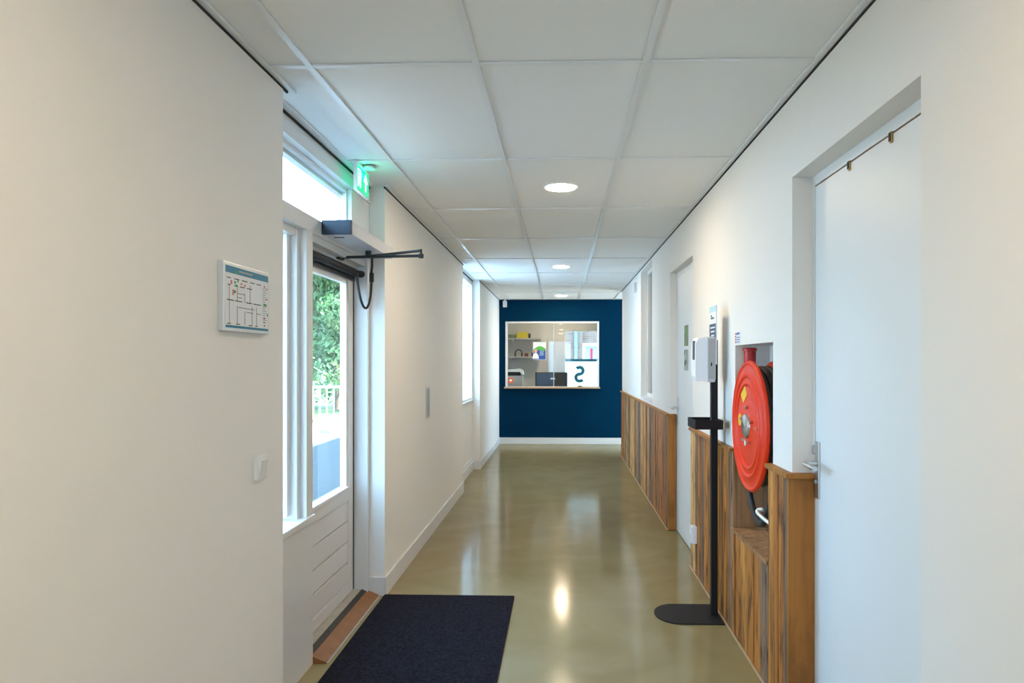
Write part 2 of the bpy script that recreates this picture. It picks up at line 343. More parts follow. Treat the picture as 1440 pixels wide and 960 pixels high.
d1 = st(empty('door_1', (-1.27, 3.75, .05)), 'white entrance door with tall glass pane and grooved lower panel', 'door')
mb().box(-1.29, XF, 4.222, 4.262, 0, 2.02, .003).box(-1.29, -1.18, 3.286, 4.222, 1.985, 2.02, .003).box(-1.29, -1.225, 3.286, 4.222, 1.968, 1.985).build('door_frame', 'white', d1)
mb().box(-1.256, -1.246, 4.2125, 4.222, .05, 1.968).build('door_gap_seal', 'black', d1)
lf = mb()
lf.box(-1.30, -1.25, 3.295, 3.40, .052, 1.962, .002).box(-1.30, -1.25, 4.125, 4.212, .052, 1.962, .002)
lf.box(-1.30, -1.25, 3.40, 4.125, 1.895, 1.962).box(-1.30, -1.25, 3.40, 4.125, .600, .668)
lf.box(-1.30, -1.25, 3.40, 4.125, .052, .110)
lfo = lf.build('door_leaf', 'white', d1)
bd = mb(); n = 4
for k in range(n):
    z0 = .112+k*(.600-.112)/n; z1 = z0+(.600-.112)/n
    bd.box(-1.295, -1.257, 3.395, 4.13, z0+.003, z1-.003, .006)
bd.box(-1.295, -1.275, 3.395, 4.13, .11, .60)
bd.build('lower_panel', 'white', lfo)
mb().box(-1.296, -1.244, 3.395, 4.14, .662, .684, .004).box(-1.29, -1.256, 4.10, 4.127, .68, 1.897, .003).box(-1.29, -1.256, 3.398, 3.42, .68, 1.897, .003).box(-1.29, -1.256, 3.40, 4.12, 1.872, 1.897, .003).build('glazing_bead', 'white', lfo)
mb().box(-1.283, -1.277, 3.41, 4.11, .67, 1.89).build('pane', 'glass', lfo)
mb().tube([(-1.215, 3.29, 1.936), (-1.215, 4.15, 1.936), (-1.200, 4.235, 1.940)], .021).build('roller_tube', 'blackmetal', d1, True)
mb().box(-1.248, -1.236, 3.30, 4.21, 1.895, 1.92, .002).build('brush_strip', 'black', d1)
mb().box(-1.33, -1.200, 3.287, 4.222, 0, .046, .004).build('threshold', 'sill', d1)
sc = mb()
for k in range(6): sc.lathe([(0, .0015), (.006, .0015), (.007, 0)], (-1.228, 3.42+.145*k, .046), (0, 0, 1), 10)
sc.build('threshold_screws', 'grey', d1)

rm = tag(empty('threshold_ramp', (-1.15, 3.75, 0)), 'sloping wooden ramp in front of the entrance door', 'ramp')
mb().prism([(-1.198, 3.287, .001), (-1.100, 3.287, .001), (-1.100, 3.287, .006), (-1.198, 3.287, .046)], (0, .96, 0)).build('ramp_board', 'rampwood', rm)
mb().prism([(-1.1995, 3.288, .046), (-1.172, 3.288, .035), (-1.172, 3.288, .0375), (-1.1995, 3.288, .0495)], (0, .957, 0)).build('rubber_strip', 'rubber', rm)
mb().box(-1.1, -1.094, 3.287, 4.25, .001, .005).build('metal_edge', 'alu', rm)

# door operator
op = tag(empty('door_operator', (-1.1, 3.85, 2.06)), 'automatic swing door operator box above the entrance door with black arms', 'door operator')
mb().box(XF, -1.021, 3.425, 4.235, 2.036, 2.10, .004).build('housing', 'lightgrey', op)
mb().box(XF-.0, -1.019, 3.405, 3.425, 2.033, 2.103, .004).build('end_cap', mat('blue_black_plastic', (.012, .026, .05), .35), op)
mb().box(XF, -1.019, 4.235, 4.25, 2.034, 2.102, .004).build('end_cap', 'lightgrey', op)
mb().box(-1.135, -1.085, 3.50, 3.515, 2.0335, 2.0365).build('slot', 'black', op)
mb().tube([(-1.085, 3.95, 2.036), (-1.085, 3.95, 2.0)], .017).build('spindle', 'black', op, True)
el = Vector((-.757, 3.80, 1.985))
mb().tube([(-1.085, 3.95, 2.006), tuple(el+Vector((0, 0, .028)))], .0075).build('arm', 'black', op, True)
mb().tube([(-1.215, 3.86, 1.988), tuple(el)], .008).build('arm', 'black', op, True)
mb().tube([tuple(el+Vector((0, 0, -.012))), tuple(el+Vector((0, 0, .010)))], .014).tube([tuple(el), tuple(el+Vector((0, 0, .036)))], .006).build('elbow', 'black', op, True)
mb().box(-1.25, -1.205, 3.82, 3.90, 1.975, 2.0, .004).build('bracket', 'black', op)
pts = []
P0, P1, P2, P3 = [Vector(p) for p in ((-1.2, 4.12, 1.945), (-1.19, 4.15, 1.66), (-1.13, 4.20, 1.66), (-1.135, 4.20, 1.95))]
for i in range(25):
    t = i/24; pts.append(P0*(1-t)**3+P1*3*t*(1-t)**2+P2*3*t*t*(1-t)+P3*t**3)
pts += [Vector((-1.12, 4.16, 1.985)), Vector((-1.10, 4.08, 2.036))]
mb().tube(pts, .0075, 10).build('cable', 'black', op, True)
mb().box(-1.145, -1.122, 4.19, 4.21, 1.89, 1.945, .003).build('cable_clip', 'black', op)

# exit sign
ex = tag(empty('exit_sign', (-1.085, 3.80, C)), 'lit green running man exit sign hanging from ceiling above the entrance', 'sign')
mb().box(-1.093, -1.077, 3.70, 3.93, 2.327, 2.455, .002).build('sign_plate', 'exitgreen', ex)
mb().box(-1.094, -1.076, 3.694, 3.70, 2.324, 2.458).box(-1.094, -1.076, 3.70, 3.93, 2.320, 2.327).build('clear_edge', 'clearedge', ex)
mb().box(-1.098, -1.072, 3.694, 3.932, 2.455, C-.001, .003).build('mounting_rail', 'whiteplastic', ex)
mb().lathe([(0, 0), (.035, 0), (.035, .010), (.028, .014)], (-1.045, 3.82, C-.014), (0, 0, 1), 24).build('ceiling_rose', 'lightgrey', ex, True)
gl_ = bpy.data.lights.new('exit_glow', 'POINT'); gl_.energy = .17; gl_.color = (.03, 1, .5); gl_.shadow_soft_size = .02
glo = bpy.data.objects.new('exit_glow', gl_); COL.objects.link(glo); glo.parent = ex; glo.location = (.012, 0, -.05)
X = -1.0765
def yz(pts, t=.001, x=X): return [(x, y, z) for y, z in pts], (t, 0, 0)
p = mb()
p.prism(*yz([(3.715, 2.345), (3.715, 2.44), (3.722, 2.44), (3.722, 2.345)])).prism(*yz([(3.715, 2.433), (3.765, 2.433), (3.765, 2.44), (3.715, 2.44)]))
p.prism(*yz([(3.765, 2.345), (3.772, 2.345), (3.772, 2.44), (3.765, 2.44)]))
p.prism(*yz([(3.745+.009*math.cos(a*.5236), 2.418+.009*math.sin(a*.5236)) for a in range(12)]))
p.prism(*yz([(3.738, 2.38), (3.752, 2.385), (3.758, 2.408), (3.744, 2.408)])).prism(*yz([(3.752, 2.404), (3.778, 2.392), (3.776, 2.386), (3.750, 2.394)])).prism(*yz([(3.746, 2.382), (3.764, 2.368), (3.758, 2.345), (3.750, 2.346), (3.754, 2.366), (3.738, 2.378)]))
p.prism(*yz([(3.738, 2.382), (3.726, 2.352), (3.733, 2.349), (3.748, 2.38)])).prism(*yz([(3.742, 2.405), (3.730, 2.396), (3.731, 2.384), (3.737, 2.385), (3.738, 2.394), (3.748, 2.402)]))
p.prism(*yz([(3.852, 2.345), (3.878, 2.345), (3.878, 2.395), (3.905, 2.395), (3.865, 2.445), (3.825, 2.395), (3.852, 2.395)]))
p.build('pictogram', 'exitwhite', ex)

# mat
mt = tag(mb().box(-1.07, -.283, 2.78, 4.256, 0, .009, .003).build('door_mat', 'mat'), 'dark navy entrance mat lying on the grey floor', 'doormat')

# ------------------------------------------------------------------ far window bay on the left
w3 = st(empty('window_3', (-1.2, 8.46, .9)), 'bright tall window in the far recess of the white wall', 'window')
f = mb().box(-1.30, XF, 7.673, 7.74, .90, C-.012, .003).box(-1.30, XF, 9.19, 9.255, .90, C-.012, .003).box(-1.30, XF, 7.74, 9.19, 2.40, C-.012, .003).box(-1.30, -1.18, 7.74, 9.19, .90, .945, .003).box(-1.29, -1.20, 8.42, 8.48, .945, 2.40, .003)
f.build('window_frame', 'white', w3)
mb().box(-1.30, XF+.012, 7.674, 9.254, .895, .918, .004).build('window_sill', 'white', w3)
mb().box(-1.25, -1.244, 7.74, 9.19, .94, 2.40).build('pane', 'frosthalf', w3)

# things on left walls
pb = tag(empty('evacuation_plan', (-1.07, 2.338, 1.62)), 'framed evacuation floor plan with teal header on the white wall', 'sign')
y0, y1, z0, z1 = 2.172, 2.513, 1.513, 1.732
mb().box(XL, XL+.02, y0, y1, z0, z1, .002).build('frame', 'alu', pb)
x = XL+.0205
mb().box(XL+.018, x, y0+.012, y1-.008, z0+.010, z1-.010).build('sheet', 'paper', pb)
mb().box(x, x+.0006, y0+.012, y1-.008, z1-.034, z1-.012).build('header_band', 'teal', pb)
mb().box(x, x+.0006, y0+.012, y1-.008, z0+.011, z0+.019).build('footer_band', 'teal', pb)
def L(m_, ya, za, yb, zb, w=.0016):
    if abs(yb-ya) > abs(zb-za): m_.box(x+.0006, x+.001, ya, yb, za-w/2, za+w/2)
    else: m_.box(x+.0006, x+.001, ya-w/2, ya+w/2, za, zb)
pl = mb(); A, B = y0+.02, y1-.07
for zz, segs in ((z1-.050, ((0, .1), (.2, .34), (.42, .58), (.66, .80), (.86, 1))), (z1-.072, ((.02, .1), (.2, .3), (.36, .5), (.56, .72))), (z1-.120, ((0, .18), (.22, .42), (.54, .72), (.76, 1))), (z1-.195, ((0, .1), (.25, .36), (.62, .72), (.82, .9)))):
    for a, c in segs: L(pl, A+(B-A)*a, zz, A+(B-A)*c, zz, .0028)
for a, za, zb in ((.06, z1-.195, z1-.072), (.28, z1-.120, z1-.072), (.28, z1-.195, z1-.135), (.5, z1-.195, z1-.15), (.5, z1-.12, z1-.09), (.72, z1-.195, z1-.13), (.86, z1-.195, z1-.13), (.66, z1-.12, z1-.06)): L(pl, A+(B-A)*a, za, A+(B-A)*a, zb, .0016)
for a, c, zz in ((.28, .5, z1-.095), (.28, .42, z1-.108), (.3, .8, z1-.140), (.55, .74, z1-.152), (.86, 1, z1-.152)): L(pl, A+(B-A)*a, zz, A+(B-A)*c, zz)
pl.build('plan_lines', 'ink', pb)
q = mb()
for a, zz in ((.12, .060), (.12, .066), (.17, .088), (.17, .094), (.17, .100), (.4, .062), (.5, .065), (1.12, .052), (1.2, .060), (1.12, .165), (1.12, .178), (1.12, .19), (1.2, .095)): mb().box(x+.0006, x+.001, A+(B-A)*a-.005, A+(B-A)*a+.005, z1-zz-.0022, z1-zz+.0022).build('red_symbol', 'redink', pb)
q = mb()
for a, zz, w in ((.24, .028, .010), (.22, .06, .005), (.26, .07, .005), (.22, .09, .006), (.3, .055, .003), (1.14, .115, .012), (1.22, .15, .004)): mb().box(x+.0007, x+.0012, A+(B-A)*a-w, A+(B-A)*a+w, z1-zz-.005, z1-zz+.003).build('green_symbol', 'greenink', pb)
q = mb()
for k in range(16): q.box(x+.0006, x+.001, B+.016, B+.016+.022+.012*((k*7) % 3)/2, z1-.058-.008*k-.0012, z1-.058-.008*k+.0012)
q.box(x+.0008, x+.0012, y0+.10, y0+.205, z1-.026, z1-.020)
q.build('lettering', 'greyink', pb)

sw = tag(empty('light_switch', (-1.07, 2.476, 1.04)), 'small white rocker light switch low on the white wall', 'light switch')
mb().box(XL, XL+.012, 2.433, 2.519, 1.000, 1.084, .003).build('plate', 'whiteplastic', sw)
mb().prism([(XL+.012, 2.449, 1.012), (XL+.0135, 2.449, 1.012), (XL+.022, 2.449, 1.070), (XL+.012, 2.449, 1.070)], (0, .054, 0)).build('rocker', 'whiteplastic', sw)

pu = tag(empty('wall_plate', (-1.07, 5.63, 1.08)), 'slim vertical grey metal plate set in the white wall', 'wall plate')
mb().box(XL, XL+.006, 5.55, 5.71, .960, 1.214, .002).build('plate', 'alu', pu)
mb().box(XL+.006, XL+.0075, 5.575, 5.685, .975, 1.199).build('inset', 'grey', pu)

# ------------------------------------------------------------------ right side: wood panelling
XW = .891
def panelling(name, y0, y1, z1, label, x0=XW, w=.105, near_end=False, cap=True, capx=.012, extra=None):
    rt = st(empty(name, (x0, (y0+y1)/2, 0)), label, 'wood panelling')
    p = mb(); y = y0; rnd = random.Random(name)
    while y < y1-.004:
        ww = min(w*(.75+.55*rnd.random()), y1-y)
        if y1-(y+ww) < .04: ww = y1-y
        p.box(x0+rnd.random()*.007, XR+.001, y+.0012, y+ww-.0012, .004, z1-.001, .002); y += ww
    p.build('planks', 'reclaimed', rt)
    if cap: mb().box(x0-capx, XR+.012, y0-.004, y1+.004, z1, z1+.019, .003).build('cap_board', 'goldwood', rt)
    if extra: extra(rt)
    return rt
def end1(rt): mb().box(XW-.001, .992, 2.812, 2.834, .004, .957, .002).build('end_board', 'goldwood', rt); mb().box(XW-.014, .995, 2.800, 2.86, .957, .977, .003).build('end_cap', 'goldwood', rt)
panelling('trim_3', 2.834, 3.105, .957, 'short reclaimed wood panel between the near door and the hose niche', w=.07, extra=end1)
panelling('trim_4', 3.105, 3.752, .530, 'low reclaimed wood panel with ledge under the hose niche', cap=False, extra=lambda rt: (
    mb().box(XW-.003, 1.09, 3.106, 3.752, .531, .55, .002).build('ledge', 'ledgewood', rt),
    mb().box(XW+.004, 1.088, 3.736, 3.752, .551, .945, .002).build('side_board', 'ledgewood', rt)))
panelling('trim_5', 3.752, 4.945, .942, 'reclaimed wood panelling behind the sanitiser stand', w=.10)
def end2(rt): mb().box(XW-.001, .958, 5.968, 5.99, .004, .975, .002).build('end_board', 'goldwood', rt)
panelling('trim_6', 5.99, 10.687, .955, 'long reclaimed wood panelling beyond the middle door', w=.12, extra=end2)
st(mb().box(XW-.008, XW+.002, 2.81, 4.95, 0, .004).box(XW-.008, XW+.002, 5.97, 10.687, 0, .004).build('trim_7', 'oak'), 'thin pale sealant line where wood panelling meets the floor', 'trim')

# doors on the right
def lever(parent, xf, y, z, sgn=-1):
    mb().box(xf-.008, xf, y-.021, y+.021, z-.135, z+.085, .0035).build('backplate', 'steel', parent)
    hp = [(xf-.006, y, z), (xf-.036, y, z), (xf-.048, y-sgn*.0, z), (xf-.056, y+sgn*.012, z), (xf-.058, y+sgn*.03, z-.001), (xf-.058, y+sgn*.125, z-.002)]
    h = mb().tube(hp, .0095, 14).build('lever', 'steel', parent, True)
    mb().lathe([(0, .004), (.007, .004), (.009, 0)], (xf-.0085, y, z-.07), (-1, 0, 0), 18).build('keyhole', 'grey', parent, True)
d2 = st(empty('door_2', (.99, 2.33, 0)), 'large pale flush door in the nearest recess on the panelled side', 'door')
mb().box(.991, 1.10, 2.812, 2.834, 0, 2.143).box(.991, 1.10, 1.83, 1.85, 0, 2.143).box(.991, 1.10, 1.85, 2.812, 2.104, 2.143).build('door_frame', 'doorw', d2)
mb().box(.995, 1.0, 1.85, 2.812, 2.0985, 2.104).box(.997, 1.0, 2.8085, 2.812, 0, 2.10).build('gap', 'darkwood', d2)
lf = mb().box(.992, 1.035, 1.852, 2.8085, .008, 2.0985, .0015).build('door_leaf', 'doorw', d2)
lever(d2, .992, 2.775, 1.022)
mb().tube([(.992, 2.815, 1.055), (.984, 2.815, 1.055), (.984, 2.815, 1.085), (.992, 2.815, 1.085)], .004, 8).build('strike', 'grey', d2, True)
for (yy, lb) in ((2.472, 'small brown hook over the near white door, closer to the handle edge'), (2.162, 'small brown hook over the near white door, farther from the handle')):
    hk = tag(empty('over_door_hook', (.99, yy, 2.09)), lb, 'hook', 'hooks on the near door')
    mb().box(.986, .992, yy-.007, yy+.007, 2.072, 2.106, .002).build('hook_plate', 'brass', hk)
    mb().box(.9845, .9865, yy-.004, yy+.010, 2.078, 2.104, .001).build('hook_edge', 'ink', hk)
d3 = st(empty('door_3', (.97, 5.47, 0)), 'pale flush door with two small prints in the middle recess', 'door')
mb().box(.966, 1.09, 5.965, 5.99, 0, 2.155).box(.966, 1.09, 4.963, 4.985, 0, 2.155).box(.966, 1.09, 4.985, 5.965, 2.115, 2.155).build('door_frame', 'doorw', d3)
mb().box(.964, 1.005, 4.99, 5.962, .008, 2.112, .0015).build('door_leaf', 'doorw', d3)
lever(d3, .964, 5.90, 1.035)
for (za, zb, m_, lb) in ((1.535, 1.695, 'olive', 'olive green print on the middle door, upper of the two'), (1.345, 1.508, 'greyprint', 'grey green print on the middle door, lower of the two')):
    pr_ = tag(empty('door_print', (.963, 5.54, za)), lb, 'poster', 'prints on the middle door')
    mb().box(.9625, .964, 5.43, 5.60, za, zb).build('sheet', m_, pr_)
    q = mb(); rr = random.Random(za)
    for k in range(5):
        yy = 5.45+.13*rr.random(); z_ = za+.02+(zb-za-.06)*rr.random(); q.box(.9618, .9625, yy, yy+.018, z_, z_+.035)
    q.build('print', 'ink' if m_ == 'greyprint' else 'printgreen', pr_)
w4 = st(empty('window_4', (1.0, 7.67, 1.02)), 'tall slit window recess high in the wall above the panelling', 'window')
mb().box(.985, 1.03, 8.14, 8.18, 1.02, 2.44).box(.985, 1.03, 7.171, 7.21, 1.02, 2.44).box(.985, 1.03, 7.21, 8.14, 2.40, 2.44).box(.985, 1.03, 7.21, 8.14, 1.02, 1.06).build('window_frame', 'white', w4)
mb().box(1.01, 1.016, 7.21, 8.14, 1.06, 2.40).build('pane', 'glass', w4)
mb().box(1.05, 1.056, 7.2, 8.15, 1.03, 2.42).build('blind', 'greywall', w4)
mb().box(.905, .985, 7.171, 8.18, 1.0, 1.021, .003).build('window_sill', 'white', w4)

# small things on right wall
so = tag(empty('power_socket', (XW, 4.73, .28)), 'white double power socket on the reclaimed wood panelling', 'socket')
mb().box(XW-.035, XW+.001, 4.695, 4.775, .215, .325, .004).build('housing', 'whiteplastic', so)
mb().lathe([(.020, 0), (.020, .002), (.017, .002), (.016, -.006), (0, -.006)], (XW-.035, 4.735, .295), (-1, 0, 0), 24).lathe([(.020, 0), (.020, .002), (.017, .002), (.016, -.006), (0, -.006)], (XW-.035, 4.735, .245), (-1, 0, 0), 24).build('outlet', 'lightgrey', so, True)
dt = tag(empty('wall_sensor', (XR, 8.75, 2.32)), 'small pale lilac sensor box high on the wall near the blue end', 'sensor')
mb().box(XR-.022, XR, 8.62, 8.80, 2.265, 2.375, .004).build('housing', 'lightgrey', dt)
mb().box(XR-.024, XR-.022, 8.64, 8.67, 2.275, 2.365).build('lens', 'grey', dt)
sg = tag(empty('safety_sticker', (XR, 3.70, 1.53)), 'small white sticker with red and blue pictograms above hose niche', 'sticker')
mb().box(XR-.001, XR, 3.645, 3.755, 1.507, 1.572).build('sheet', 'paper', sg)
q = mb()
for k in range(4): mb().box(XR-.0016, XR-.001, 3.728, 3.748, 1.512+.014*k, 1.522+.014*k).build('red_symbol', 'redink', sg)
q = mb().box(XR-.0016, XR-.001, 3.70, 3.72, 1.553, 1.566).box(XR-.0016, XR-.001, 3.66, 3.695, 1.555, 1.565)
for k in range(3): q.box(XR-.0016, XR-.001, 3.655, 3.72, 1.514+.012*k, 1.518+.012*k)
q.build('lettering', 'printblue', sg)

# ------------------------------------------------------------------ fire hose reel
HY, HZ = 3.415, 1.108
hr = tag(empty('fire_hose_reel', (.93, HY, HZ)), 'red fire hose reel with black hose in the white wall niche', 'fire hose reel')
o_ = (.905, HY, HZ); ax = (-1, 0, 0); RD = .312
prof = [(.058, .022), (.075, .022), (.095, .018), (.190, .018), (.195, .023), (.202, .025), (.208, .022), (.213, .019), (.228, .019), (.233, .024), (.241, .026), (.248, .022), (.254, .018), (.285, .014), (.292, .016), (.299, .020), (.306, .018), (.311, .011), (RD, .004), (RD-.004, .000), (.30, .008), (.25, .010), (.2, .010), (.1, .010), (.058, .010)]
fd = mb().lathe(prof, o_, ax, 96).build('front_disc', 'red', hr, True)
mb().lathe([(.058, .0), (RD*.97, .0), (RD*.99, -.004), (RD*.97, -.008), (.058, -.008)], (1.004, HY, HZ), ax, 72).build('rear_disc', 'red', hr, True)
mb().lathe([(0, .036), (.048, .036), (.056, .032), (.060, .022), (.060, .010)], o_, ax, 40).build('hub_cap', 'steel', hr, True)
for k in range(5):
    a = R(20+72*k); c_ = (.905-.02, HY+.088*math.cos(a), HZ+.088*math.sin(a))
    mb().lathe([(0, .014), (.006, .014), (.008, .010), (.008, 0)], c_, ax, 6).build('bolt', 'steel', hr)
mb().lathe([(.058, 0), (.058, .095)], (1.002, HY, HZ), ax, 32).build('drum', 'darkred', hr, True)
coil = mb()
for ring, rr in enumerate((.272, .240, .208)):
    for k in range(3):
        xx = .917+.032*k
        coil.tube([(xx, HY+rr*math.cos(t*2*math.pi/56), HZ+rr*math.sin(t*2*math.pi/56)) for t in range(56)], .0158, 10, closed=True)
hs = coil.build('hose', 'rubber', hr, True)
def cat(pts, n=8):
    pts = [Vector(p) for p in pts]; out = []
    for i in range(len(pts)-1):
        p0 = pts[max(0, i-1)]; p1 = pts[i]; p2 = pts[i+1]; p3 = pts[min(len(pts)-1, i+2)]
        for k in range(n):
            t = k/n; out.append(.5*((2*p1)+(-p0+p2)*t+(2*p0-5*p1+4*p2-p3)*t*t+(-p0+3*p1-3*p2+p3)*t**3))
    out.append(pts[-1]); return out
mb().tube(cat([(.962, 3.155, 1.06), (.955, 3.170, .98), (.948, 3.195, .88), (.940, 3.235, .76), (.932, 3.29, .68), (.926, 3.345, .662), (.920, 3.41, .69), (.918, 3.47, .75), (.922, 3.51, .82), (.935, 3.53, .90)]), .0148, 12).build('hose_tail', 'rubber', hr, True)
mb().tube(cat([(.915, 3.258, .742), (.898, 3.268, .738), (.892, 3.258, .728), (.905, 3.21, .712), (.935, 3.13, .690)], 6), .0095, 12).build('hose_guide', 'alu', hr, True)
mb().tube([(.935, 3.19, .551), (.935, 3.19, .80)], .012, 12).build('drain_pipe', 'whiteplastic', hr, True)
vp = mb().lathe([(0, .12), (.030, .12), (.035, .116), (.035, .106), (.030, .104), (.029, .02), (.034, .018), (.034, 0), (0, 0)], (.955, 3.63, 1.365), (0, 0, 1), 28)
vp.tube([(.955, 3.63, 1.37), (.955, 3.63, 1.13)], .022, 16).build('supply_pipe', 'darkred', hr, True)
mb().tube([(.955, 3.66, 1.40), (.955, 3.715, 1.40)], .013, 12).tube([(.955, 3.70, 1.38), (.955, 3.70, 1.45)], .011, 12).build('valve', 'brass', hr, True)
def disc_pt(y, z, h=.0165): return (.905-h, HY+y, HZ+z)
mb().prism([disc_pt(*p_) for p_ in ((.041, .191), (.0, .150), (.07, .105), (.118, .146))], (-.004, 0, 0)).build('diamond_sticker', 'yellow', hr)
mb().lathe([(0, 0), (.030, 0), (.030, .003), (0, .003)], disc_pt(.135, .02, .0185), ax, 28).build('round_sticker', 'yellow', hr)
mb().lathe([(0, 0), (.014, 0), (.014, .003), (0, .003)], disc_pt(.037, -.084, .0185), ax, 24).build('paper_label', 'paper', hr)
mb().box(.882, .8865, HY-.175, HY-.125, HZ-.005, HZ+.008).build('print_strip', 'orange', hr)

# ------------------------------------------------------------------ sanitiser stand
ss = tag(empty('sanitizer_stand', (.80, 3.99, 0)), 'black floor stand with white hand sanitiser dispenser beside the wood panelling', 'sanitiser stand')
py0, py1 = 3.838, 4.150; px1 = .877; cyy = (py0+py1)/2
poly = [(px1, py0, 0), (px1, py1, 0)]
xc_ = .648
for k in range(17):
    a = R(90+180*k/16); poly.append((xc_+.128*math.cos(a), cyy+(py1-py0)/2*math.sin(a), 0))
mb().prism(poly, (0, 0, .007)).build('base_plate', 'blackmetal', ss)
mb().box(.832, .868, 3.968, 4.008, .007, 1.535, .003).build('pole', 'blackmetal', ss)
mb().box(.722, .872, 3.855, 4.085, 1.048, 1.053).box(.722, .727, 3.855, 4.085, 1.053, 1.098).box(.867, .872, 3.855, 4.085, 1.053, 1.098).box(.727, .867, 3.855, 3.860, 1.053, 1.098).box(.727, .867, 4.08, 4.085, 1.053, 1.098).build('drip_tray', 'blackmetal', ss)
sb = mb().box(.842, .848, 3.900, 4.068, 1.40, 1.725, .001).build('sign_board', 'paper', ss)
mb().box(.8412, .842, 3.903, 4.065, 1.475, 1.625).build('dark_panel', 'navy', sb)
mb().box(.8412, .842, 3.903, 4.065, 1.69, 1.722).build('cyan_panel', 'cyan', sb)
q = mb()
for k in range(4): q.box(.8406, .8412, 3.92+.01*k, 4.04-.012*k, 1.60-.022*k, 1.608-.022*k)
q.build('white_text', 'paper', sb)
q = mb().box(.8412, .842, 3.95, 4.03, 1.652, 1.662).box(.8412, .842, 4.0, 4.03, 1.665, 1.675)
q.build('dark_text', 'navy', sb)
ds = mb().box(.800, .842, 3.905, 4.055, 1.302, 1.552, .012).build('dispenser', 'lightgrey', ss, True)
mb().prism([(.800, 3.912, 1.310), (.742, 3.922, 1.306), (.736, 3.922, 1.335), (.738, 3.922, 1.520), (.752, 3.922, 1.546), (.800, 3.912, 1.552)], (0, .135, 0)).build('cover', 'whiteplastic', ds)
mb().box(.7355, .740, 3.955, 4.012, 1.425, 1.530).build('level_window', 'black', ds)
mb().box(.815, .822, 3.902, 3.906, 1.39, 1.41).build('lock', 'black', ds)
mb().box(.802, .842, 3.9035, 3.9055, 1.32, 1.54).build('side_strip', 'grey', ds)

# ------------------------------------------------------------------ ceiling downlights
def downlight(y, lb):
    r = tag(empty('downlight', (-.005, y, C)), lb, 'ceiling light', 'recessed ceiling downlights')
    mb().lathe([(.090, .004), (.090, -.0010), (.094, -.0030), (.104, -.0020), (.108, .004)], (-.005, y, C+.003), (0, 0, 1), 48).build('trim_ring', 'whiteplastic', r, True)
    mb().lathe([(0, .003), (.089, .003), (.089, .0), (0, 0)], (-.005, y, C-.0015), (0, 0, 1), 48).build('diffuser', 'lamp', r)
for y, lb in ((4.326, 'round recessed downlight in the white ceiling, largest one in view'), (7.95, 'round recessed downlight in the white ceiling, middle one of three'), (11.46, 'round recessed downlight in the white ceiling closest to the blue wall'), (.726, 'round recessed downlight in the ceiling behind the camera'), (-2.4, 'round recessed downlight in the ceiling at the back of the hall'), (13.0, 'unseen downlight added to brighten the reception room')): downlight(y, lb)  # the reception one is out of view, added to brighten that room

# ------------------------------------------------------------------ reception hatch in the blue wall
w5 = st(empty('window_5', (-.16, YE, .97)), 'reception window with sliding glass and wooden ledge in the blue wall', 'window')
mb().box(-.962, -.932, YE-.02, YE+.13, .975, 2.097, .003).box(.61, .64, YE-.02, YE+.13, .975, 2.097, .003).box(-.932, .61, YE-.02, YE+.13, 2.070, 2.097, .003).build('window_frame', 'white', w5)
mb().box(-.98, .655, YE-.075, YE+.14, .952, .976, .004).build('ledge', 'oak', w5)
mb().box(-.935, -.13, YE+.030, YE+.036, .98, 2.07).build('sliding_pane', 'glass', w5)
mb().box(-.20, .612, YE+.060, YE+.066, .98, 2.07).build('fixed_pane', 'glass', w5)
mb().box(-.140, -.128, YE+.024, YE+.042, .98, 2.07).box(-.932, .61, YE+.02, YE+.075, .976, .984).build('pane_edge', 'alu', w5)
mb().box(-.19, -.11, YE+.014, YE+.03, 1.105, 1.13, .003).build('lock', 'steel', w5)
po = tag(empty('poster', (-.375, YE+.026, 1.44)), 'colourful poster with a person stuck on the reception window glass', 'poster')
yq = YE+.0285
mb().box(-.488, -.268, yq, yq+.001, 1.437, 1.745).build('sheet', 'paper', po)
mb().box(-.482, -.274, yq-.0006, yq, 1.445, 1.62).build('blue_field', 'printblue', po)
mb().prism([(-.482+.208*k/10, yq-.0012, 1.62+.065*math.sin(math.pi*k/10)*.8+.01*k/10) for k in range(11)]+[(-.274, yq-.0012, 1.60), (-.482, yq-.0012, 1.61)], (0, .0006, 0)).build('green_band', 'printgreen', po)
mb().prism([(-.445+.055*math.cos(a*math.pi/10)*1.0, yq-.0018, 1.46+.1*math.sin(a*math.pi/10)) for a in range(11)], (0, .0006, 0)).build('printed_shirt', 'paper', po)
mb().prism([(-.445+.028*math.cos(a*math.pi/8), yq-.0024, 1.59+.034*math.sin(a*math.pi/8)) for a in range(16)], (0, .0006, 0)).build('printed_face', 'skin', po)
q = mb()
for k in range(4): q.box(-.375, -.30-.01*(k % 2), yq-.0012, yq-.0006, 1.585-.022*k, 1.593-.022*k)
q.box(-.42, -.30, yq-.0018, yq-.0012, 1.712, 1.722)
q.build('lettering', 'cyan', po)
sk = tag(mb().box(-.920, -.832, YE+.0275, YE+.0293, 1.04, 1.135).build('warning_sticker', 'orange'), 'square orange sticker in lower corner of reception window', 'sticker')
mb().prism([(-.876+.024*math.cos(a*math.pi/3), YE+.0268, 1.088+.024*math.sin(a*math.pi/3)) for a in range(6)], (0, .0007, 0)).build('white_symbol', 'paper', sk)
be = tag(empty('desk_bell', (.318, YE-.02, .976)), 'small dark bell on the wooden ledge of the reception window', 'bell')
mb().lathe([(0, 0), (.045, 0), (.045, .008), (.038, .010)], (.318, YE-.02, .976), (0, 0, 1), 24).build('bell_base', 'black', be, True)
mb().lathe([(.036, .010), (.032, .024), (.016, .034), (.005, .036), (.005, .042), (0, .042)], (.318, YE-.02, .976), (0, 0, 1), 24).build('bell_dome', 'brass', be, True)
